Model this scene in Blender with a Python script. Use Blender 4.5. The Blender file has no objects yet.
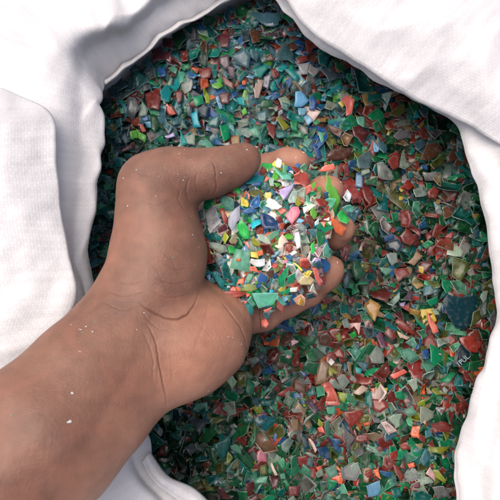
import bpy, math, random, time
import numpy as np
from mathutils import Vector, Matrix, noise as mnoise

T0 = time.time()
random.seed(7); RNG = np.random.default_rng(11)
C = bpy.context.scene.collection
sc = bpy.context.scene

# ------------------------------------------------------------------ camera
CAM = np.array([0.0, -0.08, 0.365]); TILT = math.radians(12); FOV = math.radians(50)
F = 250.0 / math.tan(FOV / 2)                       # focal length in photo pixels (500 px wide)
cd = bpy.data.cameras.new('camera'); cam = bpy.data.objects.new('camera', cd); C.objects.link(cam)
cam.location = CAM; cam.rotation_euler = (TILT, 0, 0)
cd.sensor_fit = 'HORIZONTAL'; cd.angle = FOV; cd.clip_start = 0.005; cd.clip_end = 100
cd.dof.use_dof = True; cd.dof.focus_distance = 0.325; cd.dof.aperture_fstop = 16
cd.lens = cd.lens
sc.camera = cam

# ------------------------------------------------------------------ sky, sun, exposure
SUN_EL, SUN_AZ = math.radians(68), math.radians(-60)      # azimuth clockwise from +Y (top of the photo)
w = bpy.data.worlds.new('World'); sc.world = w; w.use_nodes = True
nt = w.node_tree; bg = nt.nodes['Background']
sky = nt.nodes.new('ShaderNodeTexSky'); sky.sky_type = 'NISHITA'; sky.sun_disc = False
sky.sun_elevation = SUN_EL; sky.sun_rotation = SUN_AZ; sky.air_density = 0.7; sky.dust_density = 7.0; sky.ozone_density = 1.0
nt.links.new(sky.outputs[0], bg.inputs[0]); bg.inputs[1].default_value = 0.15
sd = bpy.data.lights.new('sun', 'SUN'); sun = bpy.data.objects.new('sun', sd); C.objects.link(sun)
sd.energy = 1.25; sd.angle = math.radians(65); sd.color = (1.0, 0.965, 0.92)
sdir = Vector((math.sin(SUN_AZ) * math.cos(SUN_EL), math.cos(SUN_AZ) * math.cos(SUN_EL), math.sin(SUN_EL)))
sun.rotation_euler = sdir.to_track_quat('Z', 'Y').to_euler()
vs = sc.view_settings
vs.view_transform = 'Standard'; vs.look = 'None'; vs.gamma = 1; vs.exposure = 0.74; vs.use_curve_mapping = False
sc.cycles.use_denoising = True
sc.cycles.max_bounces = 6; sc.cycles.diffuse_bounces = 4; sc.cycles.transparent_max_bounces = 7

# ------------------------------------------------------------------ helpers
ct, st = math.cos(TILT), math.sin(TILT)
def ray(px, py):
    x, y = (px - 250) / F, -(py - 250) / F
    return np.array([x, y * ct + st, y * st - ct])          # per unit of depth along the view axis
def P(px, py, z):                                            # photo pixel met with a level plane at height z
    r = ray(px, py); t = (z - CAM[2]) / r[2]
    return CAM + r * t
def depth_at(px, py, z):
    return (z - CAM[2]) / ray(px, py)[2]
def project(p):
    d = np.asarray(p, float) - CAM
    dep = d[..., 1] * st - d[..., 2] * ct
    x = d[..., 0]; y = d[..., 1] * ct + d[..., 2] * st
    return np.stack([250 + F * x / dep, 250 - F * y / dep, dep], -1)
def lin(c):
    c = np.array(c, float) / 255
    return np.where(c <= .04045, c / 12.92, ((c + .055) / 1.055) ** 2.4)
def tag(o, label=None, cat=None, group=None, kind=None):
    for k, v in (('label', label), ('category', cat), ('group', group), ('kind', kind)):
        if v: o[k] = v
    return o
def obj(name, verts, faces, mat, parent=None, smooth=True):
    me = bpy.data.meshes.new(name)
    me.from_pydata([tuple(map(float, v)) for v in verts], [], faces)
    if smooth: me.polygons.foreach_set('use_smooth', [True] * len(me.polygons))
    me.materials.append(mat); me.update()
    o = bpy.data.objects.new(name, me); C.objects.link(o)
    if parent: o.parent = parent
    return o
def catmull(pts, n, closed=False):
    pts = np.asarray(pts, float); m = len(pts)
    seg = m if closed else m - 1
    out = []
    for k in range(n):
        u = k / n * seg if closed else k / (n - 1) * seg
        i = min(int(u), seg - 1); f = u - i
        g = (lambda j: pts[j % m]) if closed else (lambda j: pts[min(max(j, 0), m - 1)])
        a, b, c, d = g(i - 1), g(i), g(i + 1), g(i + 2)
        out.append(.5 * (2 * b + (c - a) * f + (2 * a - 5 * b + 4 * c - d) * f * f + (3 * b - a - 3 * c + d) * f ** 3))
    return np.array(out)
def in_poly(x, y, poly):
    x = np.asarray(x, float); y = np.asarray(y, float); r = np.zeros(x.shape, bool); j = len(poly) - 1
    for i in range(len(poly)):
        xi, yi = poly[i]; xj, yj = poly[j]
        c = ((yi > y) != (yj > y)) & (x < (xj - xi) * (y - yi) / (yj - yi + 1e-12) + xi)
        r ^= c; j = i
    return r

# ------------------------------------------------------------------ materials
def new_mat(name):
    m = bpy.data.materials.new(name); m.use_nodes = True
    return m, m.node_tree, m.node_tree.nodes['Principled BSDF'], m.node_tree.nodes['Material Output']
def node(t, kind, **kw):
    n = t.nodes.new(kind)
    for k, v in kw.items(): setattr(n, k, v)
    return n

def mat_flake():
    m, t, b, out = new_mat('plastic_flake'); L = t.links.new
    at = node(t, 'ShaderNodeAttribute', attribute_name='col')
    geo = node(t, 'ShaderNodeNewGeometry')
    def nzt(scale, det, vec=None):
        n = node(t, 'ShaderNodeTexNoise'); n.inputs['Scale'].default_value = scale; n.inputs['Detail'].default_value = det
        L(vec or geo.outputs['Position'], n.inputs['Vector']); return n.outputs[0]
    def rng(src, a, b_, c, d):
        n = node(t, 'ShaderNodeMapRange'); L(src, n.inputs[0])
        for i, v in enumerate((a, b_, c, d)): n.inputs[i + 1].default_value = v
        return n.outputs[0]
    fine, mid = nzt(330, 6), nzt(130, 3)
    mp = node(t, 'ShaderNodeMapping'); mp.inputs['Rotation'].default_value = (.3, .2, .7); mp.inputs['Scale'].default_value = (1, .12, 1)
    L(geo.outputs['Position'], mp.inputs[0])
    streak = nzt(900, 3, mp.outputs[0])                     # scratches and mould lines
    v1 = node(t, 'ShaderNodeMath', operation='MULTIPLY'); L(rng(mid, .3, .7, .72, 1.22), v1.inputs[0]); L(rng(streak, .3, .7, .86, 1.14), v1.inputs[1])
    mul = node(t, 'ShaderNodeVectorMath', operation='SCALE'); L(at.outputs['Color'], mul.inputs[0]); L(v1.outputs[0], mul.inputs['Scale'])
    scuff = node(t, 'ShaderNodeMix', data_type='RGBA'); scuff.inputs[7].default_value = (.55, .58, .56, 1)   # pale dust and scuffs
    L(rng(fine, .52, .8, 0, .2), scuff.inputs[0]); L(mul.outputs[0], scuff.inputs[6])
    L(scuff.outputs[2], b.inputs['Base Color'])
    L(rng(mid, .3, .7, .08, .3), b.inputs['Roughness'])
    b.inputs['IOR'].default_value = 1.52
    bp = node(t, 'ShaderNodeBump'); bp.inputs['Strength'].default_value = .06; bp.inputs['Distance'].default_value = .0015
    L(mid, bp.inputs['Height'])
    bp2 = node(t, 'ShaderNodeBump'); bp2.inputs['Strength'].default_value = .25; bp2.inputs['Distance'].default_value = .0003
    L(streak, bp2.inputs['Height']); L(bp.outputs[0], bp2.inputs['Normal']); L(bp2.outputs[0], b.inputs['Normal'])
    tl = node(t, 'ShaderNodeBsdfTranslucent'); L(mul.outputs[0], tl.inputs[0])
    m1 = node(t, 'ShaderNodeMixShader'); m1.inputs[0].default_value = .34
    L(b.outputs[0], m1.inputs[1]); L(tl.outputs[0], m1.inputs[2])
    tr = node(t, 'ShaderNodeBsdfTransparent')
    sq = node(t, 'ShaderNodeMix', data_type='RGBA'); sq.inputs[0].default_value = .4
    sq.inputs[7].default_value = (1, 1, 1, 1); L(at.outputs['Color'], sq.inputs[6]); L(sq.outputs[2], tr.inputs[0])
    al = node(t, 'ShaderNodeMath', operation='MULTIPLY'); L(at.outputs['Alpha'], al.inputs[0]); L(rng(mid, .35, .65, .7, 1.5), al.inputs[1])
    m2 = node(t, 'ShaderNodeMixShader'); L(al.outputs[0], m2.inputs[0])
    L(m1.outputs[0], m2.inputs[1]); L(tr.outputs[0], m2.inputs[2]); L(m2.outputs[0], out.inputs[0])
    return m

def mat_sack():
    m, t, b, out = new_mat('woven_polypropylene'); L = t.links.new
    uv = node(t, 'ShaderNodeUVMap', uv_map='UVMap')
    sep = node(t, 'ShaderNodeSeparateXYZ'); L(uv.outputs[0], sep.inputs[0])
    def mth(op, a, bb=None, c=None):
        n = node(t, 'ShaderNodeMath', operation=op)
        for i, v in enumerate((a, bb, c)):
            if v is None: continue
            if isinstance(v, (int, float)): n.inputs[i].default_value = v
            else: L(v, n.inputs[i])
        return n.outputs[0]
    K = 1 / .0017                                          # woven tape 2.4 mm wide
    u = mth('MULTIPLY', sep.outputs[0], K); v = mth('MULTIPLY', sep.outputs[1], K)
    fu, fv = mth('FRACT', u), mth('FRACT', v)
    par = mth('MODULO', mth('ADD', mth('FLOOR', u), mth('FLOOR', v)), 2.0)      # which tape is on top
    par = mth('ABSOLUTE', par)
    du = mth('SUBTRACT', 1.0, mth('POWER', mth('ABSOLUTE', mth('SUBTRACT', mth('MULTIPLY', fu, 2.0), 1.0)), 3.0))
    dv = mth('SUBTRACT', 1.0, mth('POWER', mth('ABSOLUTE', mth('SUBTRACT', mth('MULTIPLY', fv, 2.0), 1.0)), 3.0))
    au = mth('MULTIPLY', du, mth('ADD', .55, mth('MULTIPLY', .45, mth('SINE', mth('MULTIPLY', fv, math.pi)))))
    av = mth('MULTIPLY', dv, mth('ADD', .55, mth('MULTIPLY', .45, mth('SINE', mth('MULTIPLY', fu, math.pi)))))
    h = node(t, 'ShaderNodeMix', data_type='FLOAT'); L(par, h.inputs[0]); L(au, h.inputs[2]); L(av, h.inputs[3])
    nz = node(t, 'ShaderNodeTexNoise'); nz.inputs['Scale'].default_value = 55; nz.inputs['Detail'].default_value = 4
    tcg = node(t, 'ShaderNodeNewGeometry'); L(tcg.outputs['Position'], nz.inputs['Vector'])
    bp0 = node(t, 'ShaderNodeBump'); bp0.inputs['Strength'].default_value = .35; bp0.inputs['Distance'].default_value = .004
    L(nz.outputs[0], bp0.inputs['Height'])
    bp = node(t, 'ShaderNodeBump'); bp.inputs['Strength'].default_value = .24; bp.inputs['Distance'].default_value = .00025
    L(h.outputs[0], bp.inputs['Height']); L(bp0.outputs[0], bp.inputs['Normal']); L(bp.outputs[0], b.inputs['Normal'])
    wn = node(t, 'ShaderNodeTexWhiteNoise', noise_dimensions='2D')
    cmb = node(t, 'ShaderNodeCombineXYZ'); L(mth('FLOOR', u), cmb.inputs[0]); L(mth('FLOOR', mth('MULTIPLY', v, .07)), cmb.inputs[1])
    L(cmb.outputs[0], wn.inputs[0])
    mx = node(t, 'ShaderNodeMix', data_type='RGBA'); mx.inputs[6].default_value = (.56, .548, .55, 1); mx.inputs[7].default_value = (.67, .657, .657, 1)
    wv = mth('ADD', mth('MULTIPLY', wn.outputs[0], .45), mth('MULTIPLY', mth('MULTIPLY', h.outputs[0], .55), mth('ADD', .55, mth('MULTIPLY', par, .45)))); L(wv, mx.inputs[0]); L(mx.outputs[2], b.inputs['Base Color'])
    b.inputs['Roughness'].default_value = .5
    tl = node(t, 'ShaderNodeBsdfTranslucent'); tl.inputs[0].default_value = (.75, .75, .76, 1)
    ms = node(t, 'ShaderNodeMixShader'); ms.inputs[0].default_value = .34
    L(b.outputs[0], ms.inputs[1]); L(tl.outputs[0], ms.inputs[2]); L(ms.outputs[0], out.inputs[0])
    return m

def mat_skin():
    m, t, b, out = new_mat('skin'); L = t.links.new
    tc = node(t, 'ShaderNodeTexCoord')
    def nzt(scale, det=4, vec=None, dist=0):
        n = node(t, 'ShaderNodeTexNoise'); n.inputs['Scale'].default_value = scale; n.inputs['Detail'].default_value = det
        n.inputs['Distortion'].default_value = dist
        L(vec or tc.outputs['Object'], n.inputs['Vector']); return n.outputs[0]
    pt = node(t, 'ShaderNodeAttribute', attribute_name='palm')         # palm skin is naturally paler than the back and the arm
    big = nzt(28, 3); mid = nzt(160, 4); fine = nzt(900, 3)
    ramp = node(t, 'ShaderNodeValToRGB'); cr = ramp.color_ramp
    cr.elements[0].position = .3; cr.elements[0].color = (.112, .050, .031, 1)
    cr.elements[1].position = .72; cr.elements[1].color = (.188, .091, .058, 1)
    L(big, ramp.inputs[0])
    mp = node(t, 'ShaderNodeMix', data_type='RGBA'); mp.inputs[7].default_value = (.345, .163, .102, 1)
    mm = node(t, 'ShaderNodeMath', operation='MULTIPLY'); mm.inputs[1].default_value = .75; L(pt.outputs['Fac'], mm.inputs[0])
    L(mm.outputs[0], mp.inputs[0]); L(ramp.outputs[0], mp.inputs[6])
    m3 = node(t, 'ShaderNodeMix', data_type='RGBA', blend_type='MULTIPLY'); m3.inputs[0].default_value = .35
    r2 = node(t, 'ShaderNodeValToRGB'); r2.color_ramp.elements[0].position = .32; r2.color_ramp.elements[0].color = (.55, .5, .48, 1)
    r2.color_ramp.elements[1].position = .6
    L(mid, r2.inputs[0]); L(mp.outputs[2], m3.inputs[6]); L(r2.outputs[0], m3.inputs[7])
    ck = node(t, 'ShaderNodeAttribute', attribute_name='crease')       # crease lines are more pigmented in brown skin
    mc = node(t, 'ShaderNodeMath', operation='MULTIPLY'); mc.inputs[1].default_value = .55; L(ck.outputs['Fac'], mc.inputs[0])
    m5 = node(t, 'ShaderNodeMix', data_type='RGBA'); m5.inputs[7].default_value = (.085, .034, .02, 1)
    rd = node(t, 'ShaderNodeMix', data_type='RGBA'); rd.inputs[7].default_value = (.27, .105, .068, 1)
    rr_ = node(t, 'ShaderNodeMapRange'); rr_.inputs[1].default_value = .48; rr_.inputs[2].default_value = .75; rr_.inputs[3].default_value = 0; rr_.inputs[4].default_value = .38
    L(nzt(62, 4, None, .8), rr_.inputs[0]); L(rr_.outputs[0], rd.inputs[0]); L(m3.outputs[2], rd.inputs[6])
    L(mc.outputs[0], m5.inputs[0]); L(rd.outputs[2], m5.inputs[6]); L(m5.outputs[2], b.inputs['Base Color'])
    b.inputs['Subsurface Weight'].default_value = .18; b.inputs['Subsurface Radius'].default_value = (1, .35, .2)
    b.inputs['Subsurface Scale'].default_value = .004
    b.inputs['Roughness'].default_value = .55; b.inputs['Specular IOR Level'].default_value = .36
    # skin relief: crossing fine lines plus pores
    v = node(t, 'ShaderNodeTexVoronoi', feature='DISTANCE_TO_EDGE'); v.inputs['Scale'].default_value = 760
    mpg = node(t, 'ShaderNodeMapping'); mpg.inputs['Rotation'].default_value = (0, 0, .75); mpg.inputs['Scale'].default_value = (.45, 1, 1)
    L(tc.outputs['Object'], mpg.inputs[0]); L(mpg.outputs[0], v.inputs['Vector'])
    mp2 = node(t, 'ShaderNodeMapping'); mp2.inputs['Rotation'].default_value = (0, 0, .25); mp2.inputs['Scale'].default_value = (1, .16, 1)
    L(tc.outputs['Object'], mp2.inputs[0])
    streak = nzt(620, 3, mp2.outputs[0], 1.2)
    b1 = node(t, 'ShaderNodeBump'); b1.inputs['Strength'].default_value = .3; b1.inputs['Distance'].default_value = .0005; L(v.outputs[0], b1.inputs['Height'])
    b2 = node(t, 'ShaderNodeBump'); b2.inputs['Strength'].default_value = .15; b2.inputs['Distance'].default_value = .0008; L(streak, b2.inputs['Height']); L(b1.outputs[0], b2.inputs['Normal'])
    b3 = node(t, 'ShaderNodeBump'); b3.inputs['Strength'].default_value = .2; b3.inputs['Distance'].default_value = .0004; L(fine, b3.inputs['Height']); L(b2.outputs[0], b3.inputs['Normal'])
    b4 = node(t, 'ShaderNodeBump'); b4.inputs['Strength'].default_value = .12; b4.inputs['Distance'].default_value = .003; L(mid, b4.inputs['Height']); L(b3.outputs[0], b4.inputs['Normal'])
    L(b4.outputs[0], b.inputs['Normal'])
    return m

def mat_plain(name, col, rough=.6, nscale=30, amt=.12):
    m, t, b, out = new_mat(name); L = t.links.new
    tc = node(t, 'ShaderNodeTexCoord'); n = node(t, 'ShaderNodeTexNoise'); n.inputs['Scale'].default_value = nscale; n.inputs['Detail'].default_value = 6
    L(tc.outputs['Object'], n.inputs['Vector'])
    r = node(t, 'ShaderNodeValToRGB'); r.color_ramp.elements[0].position = .3; r.color_ramp.elements[1].position = .7
    r.color_ramp.elements[0].color = (*[c * (1 - amt) for c in col], 1); r.color_ramp.elements[1].color = (*col, 1)
    L(n.outputs[0], r.inputs[0]); L(r.outputs[0], b.inputs['Base Color']); b.inputs['Roughness'].default_value = rough
    return m
M_FLAKE, M_SACK, M_SKIN = mat_flake(), mat_sack(), mat_skin()
M_GROUND = mat_plain('pale_concrete', (.74, .74, .73), .8, 12, .08)
M_NAIL = mat_plain('fingernail', (.48, .27, .2), .3, 200, .1)
M_INK = mat_plain('white_ink', (.22, .28, .3), .6, 900, .3)

# ------------------------------------------------------------------ ground
GZ = -0.42
tag(obj('ground', [(-40, -40, GZ), (40, -40, GZ), (40, 40, GZ), (-40, 40, GZ)], [(0, 1, 2, 3)], M_GROUND), kind='structure')

# ------------------------------------------------------------------ the sack
# stations clockwise in the photo; each row: (px, py, z) from the wall foot under the flakes to the outer side
ST = [
 # foot                 wall at flake level     edge over the flakes   crest                  outer slope            outer far
 [(70,250,-.12), (62,250,.00), (91,245,.050), (76,246,.056), (42,246,.064), (-70,250,.030)],
 [(75,185,-.12), (66,182,.00), (100,180,.048), (84,180,.053), (40,178,.064), (-70,175,.040)],
 [(80,130,-.12), (72,130,.00), (103,131,.045), (86,128,.051), (38,120,.065), (-70,100,.040)],
 [(85,95,-.12), (80,94,.00), (101,96,.040), (84,86,.048), (40,68,.062), (-60,40,.035)],
 [(95,70,-.12), (110,84,.004), (107,80,.010), (90,55,.029), (70,26,.045), (20,-40,.000)],
 [(130,50,-.12), (136,60,.003), (134,56,.010), (124,37,.024), (112,17,.040), (95,-60,.000)],
 [(160,28,-.12), (166,38,.003), (163,35,.009), (147,20,.021), (130,3,.034), (118,-70,.000)],
 [(205,0,-.12), (210,13,.003), (207,9,.009), (187,-11,.022), (165,-35,.040), (140,-120,.010)],
 [(250,-30,-.12), (250,-10,.003), (247,-14,.009), (232,-38,.028), (215,-65,.055), (200,-160,.0)],
 [(275,-40,-.12), (278,-40,.000), (262,-20,.034), (276,-42,.044), (300,-75,.055), (340,-170,.0)],
 [(310,-10,-.12), (312,-14,.000), (279,0,.036), (300,-14,.046), (340,-45,.060), (430,-150,.02)],
 [(345,30,-.12), (348,24,.000), (303,28,.036), (324,14,.046), (370,-20,.062), (470,-110,.03)],
 [(390,55,-.12), (392,46,.000), (352,64,.036), (368,46,.046), (410,5,.064), (520,-90,.04)],
 [(440,85,-.12), (440,74,.000), (400,94,.036), (414,76,.046), (450,30,.066), (560,-60,.05)],
 [(490,115,-.12), (490,110,.000), (449,118,.036), (468,104,.046), (510,70,.066), (630,-10,.05)],
 [(515,160,-.12), (515,150,.000), (464,150,.036), (486,142,.044), (535,125,.062), (660,90,.05)],
 [(530,230,-.12), (530,215,.000), (481,215,.036), (503,210,.044), (550,200,.060), (670,190,.04)],
 [(540,310,-.12), (540,305,.000), (497,308,.036), (518,306,.044), (560,300,.056), (670,300,.03)],
 [(525,380,-.12), (525,380,.000), (481,378,.036), (503,384,.044), (548,396,.054), (660,420,.02)],
 [(510,450,-.12), (510,450,.000), (460,446,.036), (482,454,.044), (525,470,.050), (620,520,.01)],
 [(500,540,-.12), (500,540,.000), (452,520,.036), (468,538,.042), (495,575,.046), (560,660,.0)],
 [(400,620,-.12), (400,620,.000), (380,585,.036), (388,610,.042), (400,650,.046), (430,760,.0)],
 [(270,600,-.12), (270,600,.000), (290,560,.036), (284,585,.042), (272,640,.046), (240,760,.0)],
 [(190,545,-.12), (190,545,.000), (218,507,.034), (204,524,.040), (180,560,.044), (120,660,.0)],
 [(135,490,-.12), (135,490,.000), (160,468,.034), (147,476,.040), (120,490,.045), (20,560,.0)],
 [(120,440,-.12), (120,440,.000), (148,430,.034), (132,434,.042), (95,440,.048), (-30,470,.0)],
 [(95,360,-.12), (95,360,.000), (120,350,.040), (106,352,.050), (70,352,.060), (-60,360,.02)],
 [(75,290,-.12), (75,290,.000), (99,278,.046), (86,280,.056), (56,282,.066), (-70,290,.03)],
]
sack = bpy.data.objects.new('woven_sack', None); C.objects.link(sack)
sack.location = (0.03, 0.0, GZ)
tag(sack, 'open white woven plastic sack with rolled-down rim, full of coloured plastic flakes', 'sack')
NA = 420
rings = []
for k in range(6):
    rings.append(catmull([P(*s[k]) for s in ST], NA, True))
cen = np.mean(rings[1], 0)
foot = rings[0].copy(); base = foot.copy(); base[:, 2] = GZ + .004
floorring = (base - cen) * .02 + cen; floorring[:, 2] = GZ + .004
far = rings[5]
dirv = far[:, :2] - cen[:2]
hem = far.copy(); hem[:, :2] += dirv * .12; hem[:, 2] -= .07
skirt = far.copy(); skirt[:, :2] = cen[:2] + dirv * .98; skirt[:, 2] = -.2
und = rings[2] - cen; und[:, 2] = 0; und /= np.linalg.norm(und, axis=1)[:, None]
und = rings[2] + und * .007 - (0, 0, .0075)
prof = [base, foot * 1.0, rings[1], und, rings[2], rings[3], rings[4], rings[5], hem]
NR = 112
V = np.zeros((NR, NA, 3))
prof = np.array(prof)
for a in range(NA):
    V[:, a] = catmull(prof[:, a], NR)
u_row = np.linspace(0, 8, NR); u_row = np.where(u_row > 4, u_row - 1, np.minimum(u_row, 3))
# cloth wrinkles: soft buckles plus sharper creases
for i in range(NR):
    k = u_row[i]
    amp = 0 if k < 1.2 else min(1, (k - 1.2) / 1.6)
    if amp == 0: continue
    edge = math.exp(-((k - 3.0) / .35) ** 2)
    for a in range(NA):
        p = V[i, a]; v3 = Vector(p)
        n1 = mnoise.noise(v3 * 14); n2 = mnoise.noise(v3 * 34 + Vector((3, 7, 1))); n3 = mnoise.noise(v3 * 80 + Vector((9, 2, 5)))
        cr = 1 - abs(mnoise.noise(v3 * 22 + Vector((1, 5, 9)))) * 2
        d = amp * (.004 * n1 + .0024 * n2 + .0007 * n3 + .0075 * max(0, cr - .62) + .003 * max(0, .3 - abs(mnoise.noise(v3 * 9 + Vector((5, 5, 2))))))
        V[i, a, 2] += d * (1 - .6 * edge)
        V[i, a, :2] += edge * .0016 * np.array([mnoise.noise(v3 * 90), mnoise.noise(v3 * 90 + Vector((7, 0, 0)))])
        rad = (p[:2] - cen[:2]); rad /= np.linalg.norm(rad) + 1e-9
        V[i, a, :2] += rad * d * (.5 if k > 2 else .0)
def sheet(name, V, parent, closed, thick=.0007, mat=M_SACK, flip=False):
    nr, na = V.shape[:2]; nc = na if closed else na - 1
    faces = []; uvs = []
    du = np.linalg.norm(np.diff(np.concatenate([V, V[:, :1]], 1), axis=1), axis=2).mean(0)
    U = np.concatenate([[0], np.cumsum(du)])
    dv = np.linalg.norm(np.diff(V, axis=0), axis=2)
    W = np.concatenate([np.zeros((1, na)), np.cumsum(dv, 0)])
    for i in range(nr - 1):
        for a in range(nc):
            b = (a + 1) % na
            q = [i * na + a, i * na + b, (i + 1) * na + b, (i + 1) * na + a]
            uq = [(U[a], W[i, a]), (U[a + 1], W[i, b]), (U[a + 1], W[i + 1, b]), (U[a], W[i + 1, a])]
            if flip: q.reverse(); uq.reverse()
            faces.append(q); uvs += uq
    o = obj(name, V.reshape(-1, 3), faces, mat)
    uvl = o.data.uv_layers.new(name='UVMap')
    uvl.data.foreach_set('uv', np.array(uvs).ravel())
    s = o.modifiers.new('solid', 'SOLIDIFY'); s.thickness = thick; s.offset = 0
    o.parent = parent; o.matrix_parent_inverse = parent.matrix_basis.inverted() if parent else Matrix()
    return o
bpy.context.view_layer.update()
sheet('rolled_rim', V, sack, True)
# outer body under the rolled rim, down to the ground
ob = np.array([rings[1].copy() for _ in range(5)])
for i, (z, k) in enumerate(((-.004, 1.045), (-.08, 1.09), (-.2, 1.12), (-.34, 1.08), (GZ + .003, .98))):
    ob[i, :, 2] = z
    ob[i, :, :2] = cen[:2] + (rings[1][:, :2] - cen[:2]) * k
sheet('sack_body', np.array([catmull(ob[:, a], 24) for a in range(NA)]).transpose(1, 0, 2), sack, True)

def flap(name, inner, outer, n=120, m=40, lift=.004, seed=0):
    A = catmull([P(*q) for q in inner], n); B = catmull([P(*q) for q in outer], n)
    G = np.zeros((m, n, 3))
    for i in range(m):
        f = i / (m - 1)
        G[i] = A * (1 - f) + B * f
        G[i, :, 2] += lift * math.sin(math.pi * min(1, f * 1.5) * .9 + .1)
    for i in range(m):
        for a in range(n):
            v3 = Vector(G[i, a]) + Vector((seed, seed, 0))
            G[i, a, 2] += .003 * mnoise.noise(v3 * 18) + .0022 * mnoise.noise(v3 * 45) + .0008 * mnoise.noise(v3 * 110) + .006 * max(0, .3 - abs(mnoise.noise(v3 * 20)))
            G[i, a, :2] += np.array([mnoise.noise(v3 * 55 + Vector((3, 1, 0))), mnoise.noise(v3 * 55 + Vector((0, 8, 0)))]) * .0022 * (1 - i / m)
    return sheet(name, G, sack, False, flip=True)
# overlapping folds of cloth
flap('cloth_fold', [(258,-26,.044), (280,-1,.045), (304,27,.045), (353,63,.045), (401,93,.045), (449,117,.046), (476,134,.048), (506,152,.050), (565,185,.050)],
     [(330,-160,.05), (390,-150,.06), (450,-130,.065), (510,-110,.068), (560,-80,.07), (610,-40,.07), (640,0,.07), (660,40,.065), (690,90,.06)], n=260, m=70, lift=.022, seed=2)
flap('cloth_fold', [(-50,70,.074), (0,90,.077), (38,105,.077), (55,124,.076), (57,160,.076), (59,195,.076), (66,235,.076), (74,270,.075), (78,300,.074), (60,345,.072), (30,420,.06)],
     [(-140,60,.08), (-130,90,.085), (-120,120,.09), (-110,150,.09), (-100,180,.09), (-95,210,.09), (-90,240,.09), (-90,270,.088), (-90,310,.085), (-95,370,.075), (-100,440,.06)], n=200, m=50, lift=.006, seed=5)
flap('hem_fold', [(150,452,.042), (160,467,.042), (185,485,.042), (210,502,.042), (245,527,.042)],
     [(142,462,.046), (150,476,.047), (173,496,.047), (196,513,.047), (228,540,.046)], n=80, m=10, lift=.002, seed=8)
print('sack', round(time.time() - T0, 1))

# ------------------------------------------------------------------ the hand: one continuous surface from a smooth distance field
VX = 0.0009
lo = np.array([-.235, -.285, -.012]); hi = np.array([.075, .085, .20])
dims = np.ceil((hi - lo) / VX).astype(int)
BIG = .02
def new_field(): return np.full(dims, BIG, np.float32)
def q3(p):                                             # (px, py, z, r px) -> centre, radius in metres
    return P(p[0], p[1], p[2]), p[3] * depth_at(p[0], p[1], p[2]) / F
def add_seg(field, p, q, k):
    a, ra = q3(p); b, rb = q3(q)
    mg = max(ra, rb) + k + .012
    i0 = np.maximum(np.floor((np.minimum(a, b) - mg - lo) / VX).astype(int), 0)
    i1 = np.minimum(np.ceil((np.maximum(a, b) + mg - lo) / VX).astype(int) + 1, dims)
    if np.any(i1 <= i0): return
    ax = [((np.arange(i0[c], i1[c]) * VX + lo[c]) - a[c]).astype(np.float32) for c in range(3)]
    ba = (b - a).astype(np.float32); l2 = float(ba @ ba) + 1e-12
    X, Y, Z = ax[0][:, None, None], ax[1][None, :, None], ax[2][None, None, :]
    t = np.clip((X * ba[0] + Y * ba[1] + Z * ba[2]) / l2, 0, 1)
    d = np.sqrt((X - t * ba[0]) ** 2 + (Y - t * ba[1]) ** 2 + (Z - t * ba[2]) ** 2) - (ra + (rb - ra) * t).astype(np.float32)
    s = (slice(i0[0], i1[0]), slice(i0[1], i1[1]), slice(i0[2], i1[2]))
    smin(field, s, d, k)
def smin(field, s, d, k):
    f = field[s]
    h = np.maximum(k - np.abs(f - d), 0) / k
    field[s] = np.minimum(f, d) - h * h * k * .25
def chain(field, pts, k):
    for p, q in zip(pts, pts[1:]): add_seg(field, p, q, k)
body = new_field()
KP = .013
chain(body, [(-150,540,.120,52), (-40,470,.114,49), (28,410,.106,43), (75,367,.097,39), (112,334,.088,35), (128,310,.084,34)], KP)     # radius side of the forearm
chain(body, [(-80,610,.112,52), (4,522,.110,50), (66,455,.104,46), (107,409,.094,42), (143,376,.082,34), (160,357,.078,33)], KP)      # ulna side
chain(body, [(-100,570,.122,46), (-10,495,.118,45), (50,432,.110,43), (92,388,.100,37), (126,352,.090,33), (140,325,.086,32)], KP)       # middle of the forearm
chain(body, [(116,322,.084,31), (138,275,.086,26), (145,240,.087,25), (150,205,.087,25), (150,183,.086,26.5)], KP)                        # base of the thumb, outer side
chain(body, [(146,312,.082,34), (163,280,.085,33), (167,250,.086,32), (163,218,.086,26), (158,196,.085,25)], KP)                        # ball of the thumb
chain(body, [(148,368,.080,35), (186,350,.077,43), (208,336,.071,37), (224,321,.064,27)], KP)                                            # heel of the palm
chain(body, [(150,335,.078,36), (178,322,.072,34), (198,306,.062,28)], .009)
for q in [(212,205,.036,19), (224,230,.032,20), (230,262,.032,20), (238,300,.042,21)]:
    chain(body, [(150,318,.060,28), q], .012)
thumb = new_field()
chain(thumb, [(152,183,.085,28), (168,176,.086,25.5), (190,175,.087,23), (207,174.5,.087,22)], .008)
chain(thumb, [(207,174,.087,22), (216,171.5,.087,20.5), (232,166.5,.087,18.5), (243,161,.086,15.5), (247,159,.086,13)], .006)
smin(body, slice(None), thumb, .008); del thumb
FING = [
 [(212,205,.036,19), (246,186,.020,16), (266,169,.044,14.5), (286,163,.052,14), (297,163,.054,13.2)],
 [(224,230,.032,19), (286,216,.014,16), (312,200,.036,15.5), (324,193,.050,15.5), (330,191,.055,14.5)],
 [(230,262,.032,19), (290,252,.012,16), (322,240,.034,14.5), (336,233,.050,14.5), (342,229,.058,13.5)],
 [(230,309,.050,23), (247,314,.044,19), (262,314,.038,16.5), (288,302,.032,14.5), (308,291,.036,14.5), (325,275,.048,14.5), (330,269,.053,14)],
]
for f in FING:
    g = new_field(); chain(g, f, .005); smin(body, slice(None), g, .0045); del g
import openvdb
grid = openvdb.FloatGrid(BIG); grid.copyFromArray(body)
pts, tris, quads = grid.convertToPolygons(0.0, 0.0)
hv = np.asarray(pts, float) * VX + lo
hf = [tuple(map(int, q)) for q in quads] + [tuple(map(int, q)) for q in tris]
keep_id = None
print('hand verts', len(hv), round(time.time() - T0, 1))
hand = obj('person', hv, hf, M_SKIN)
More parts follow.
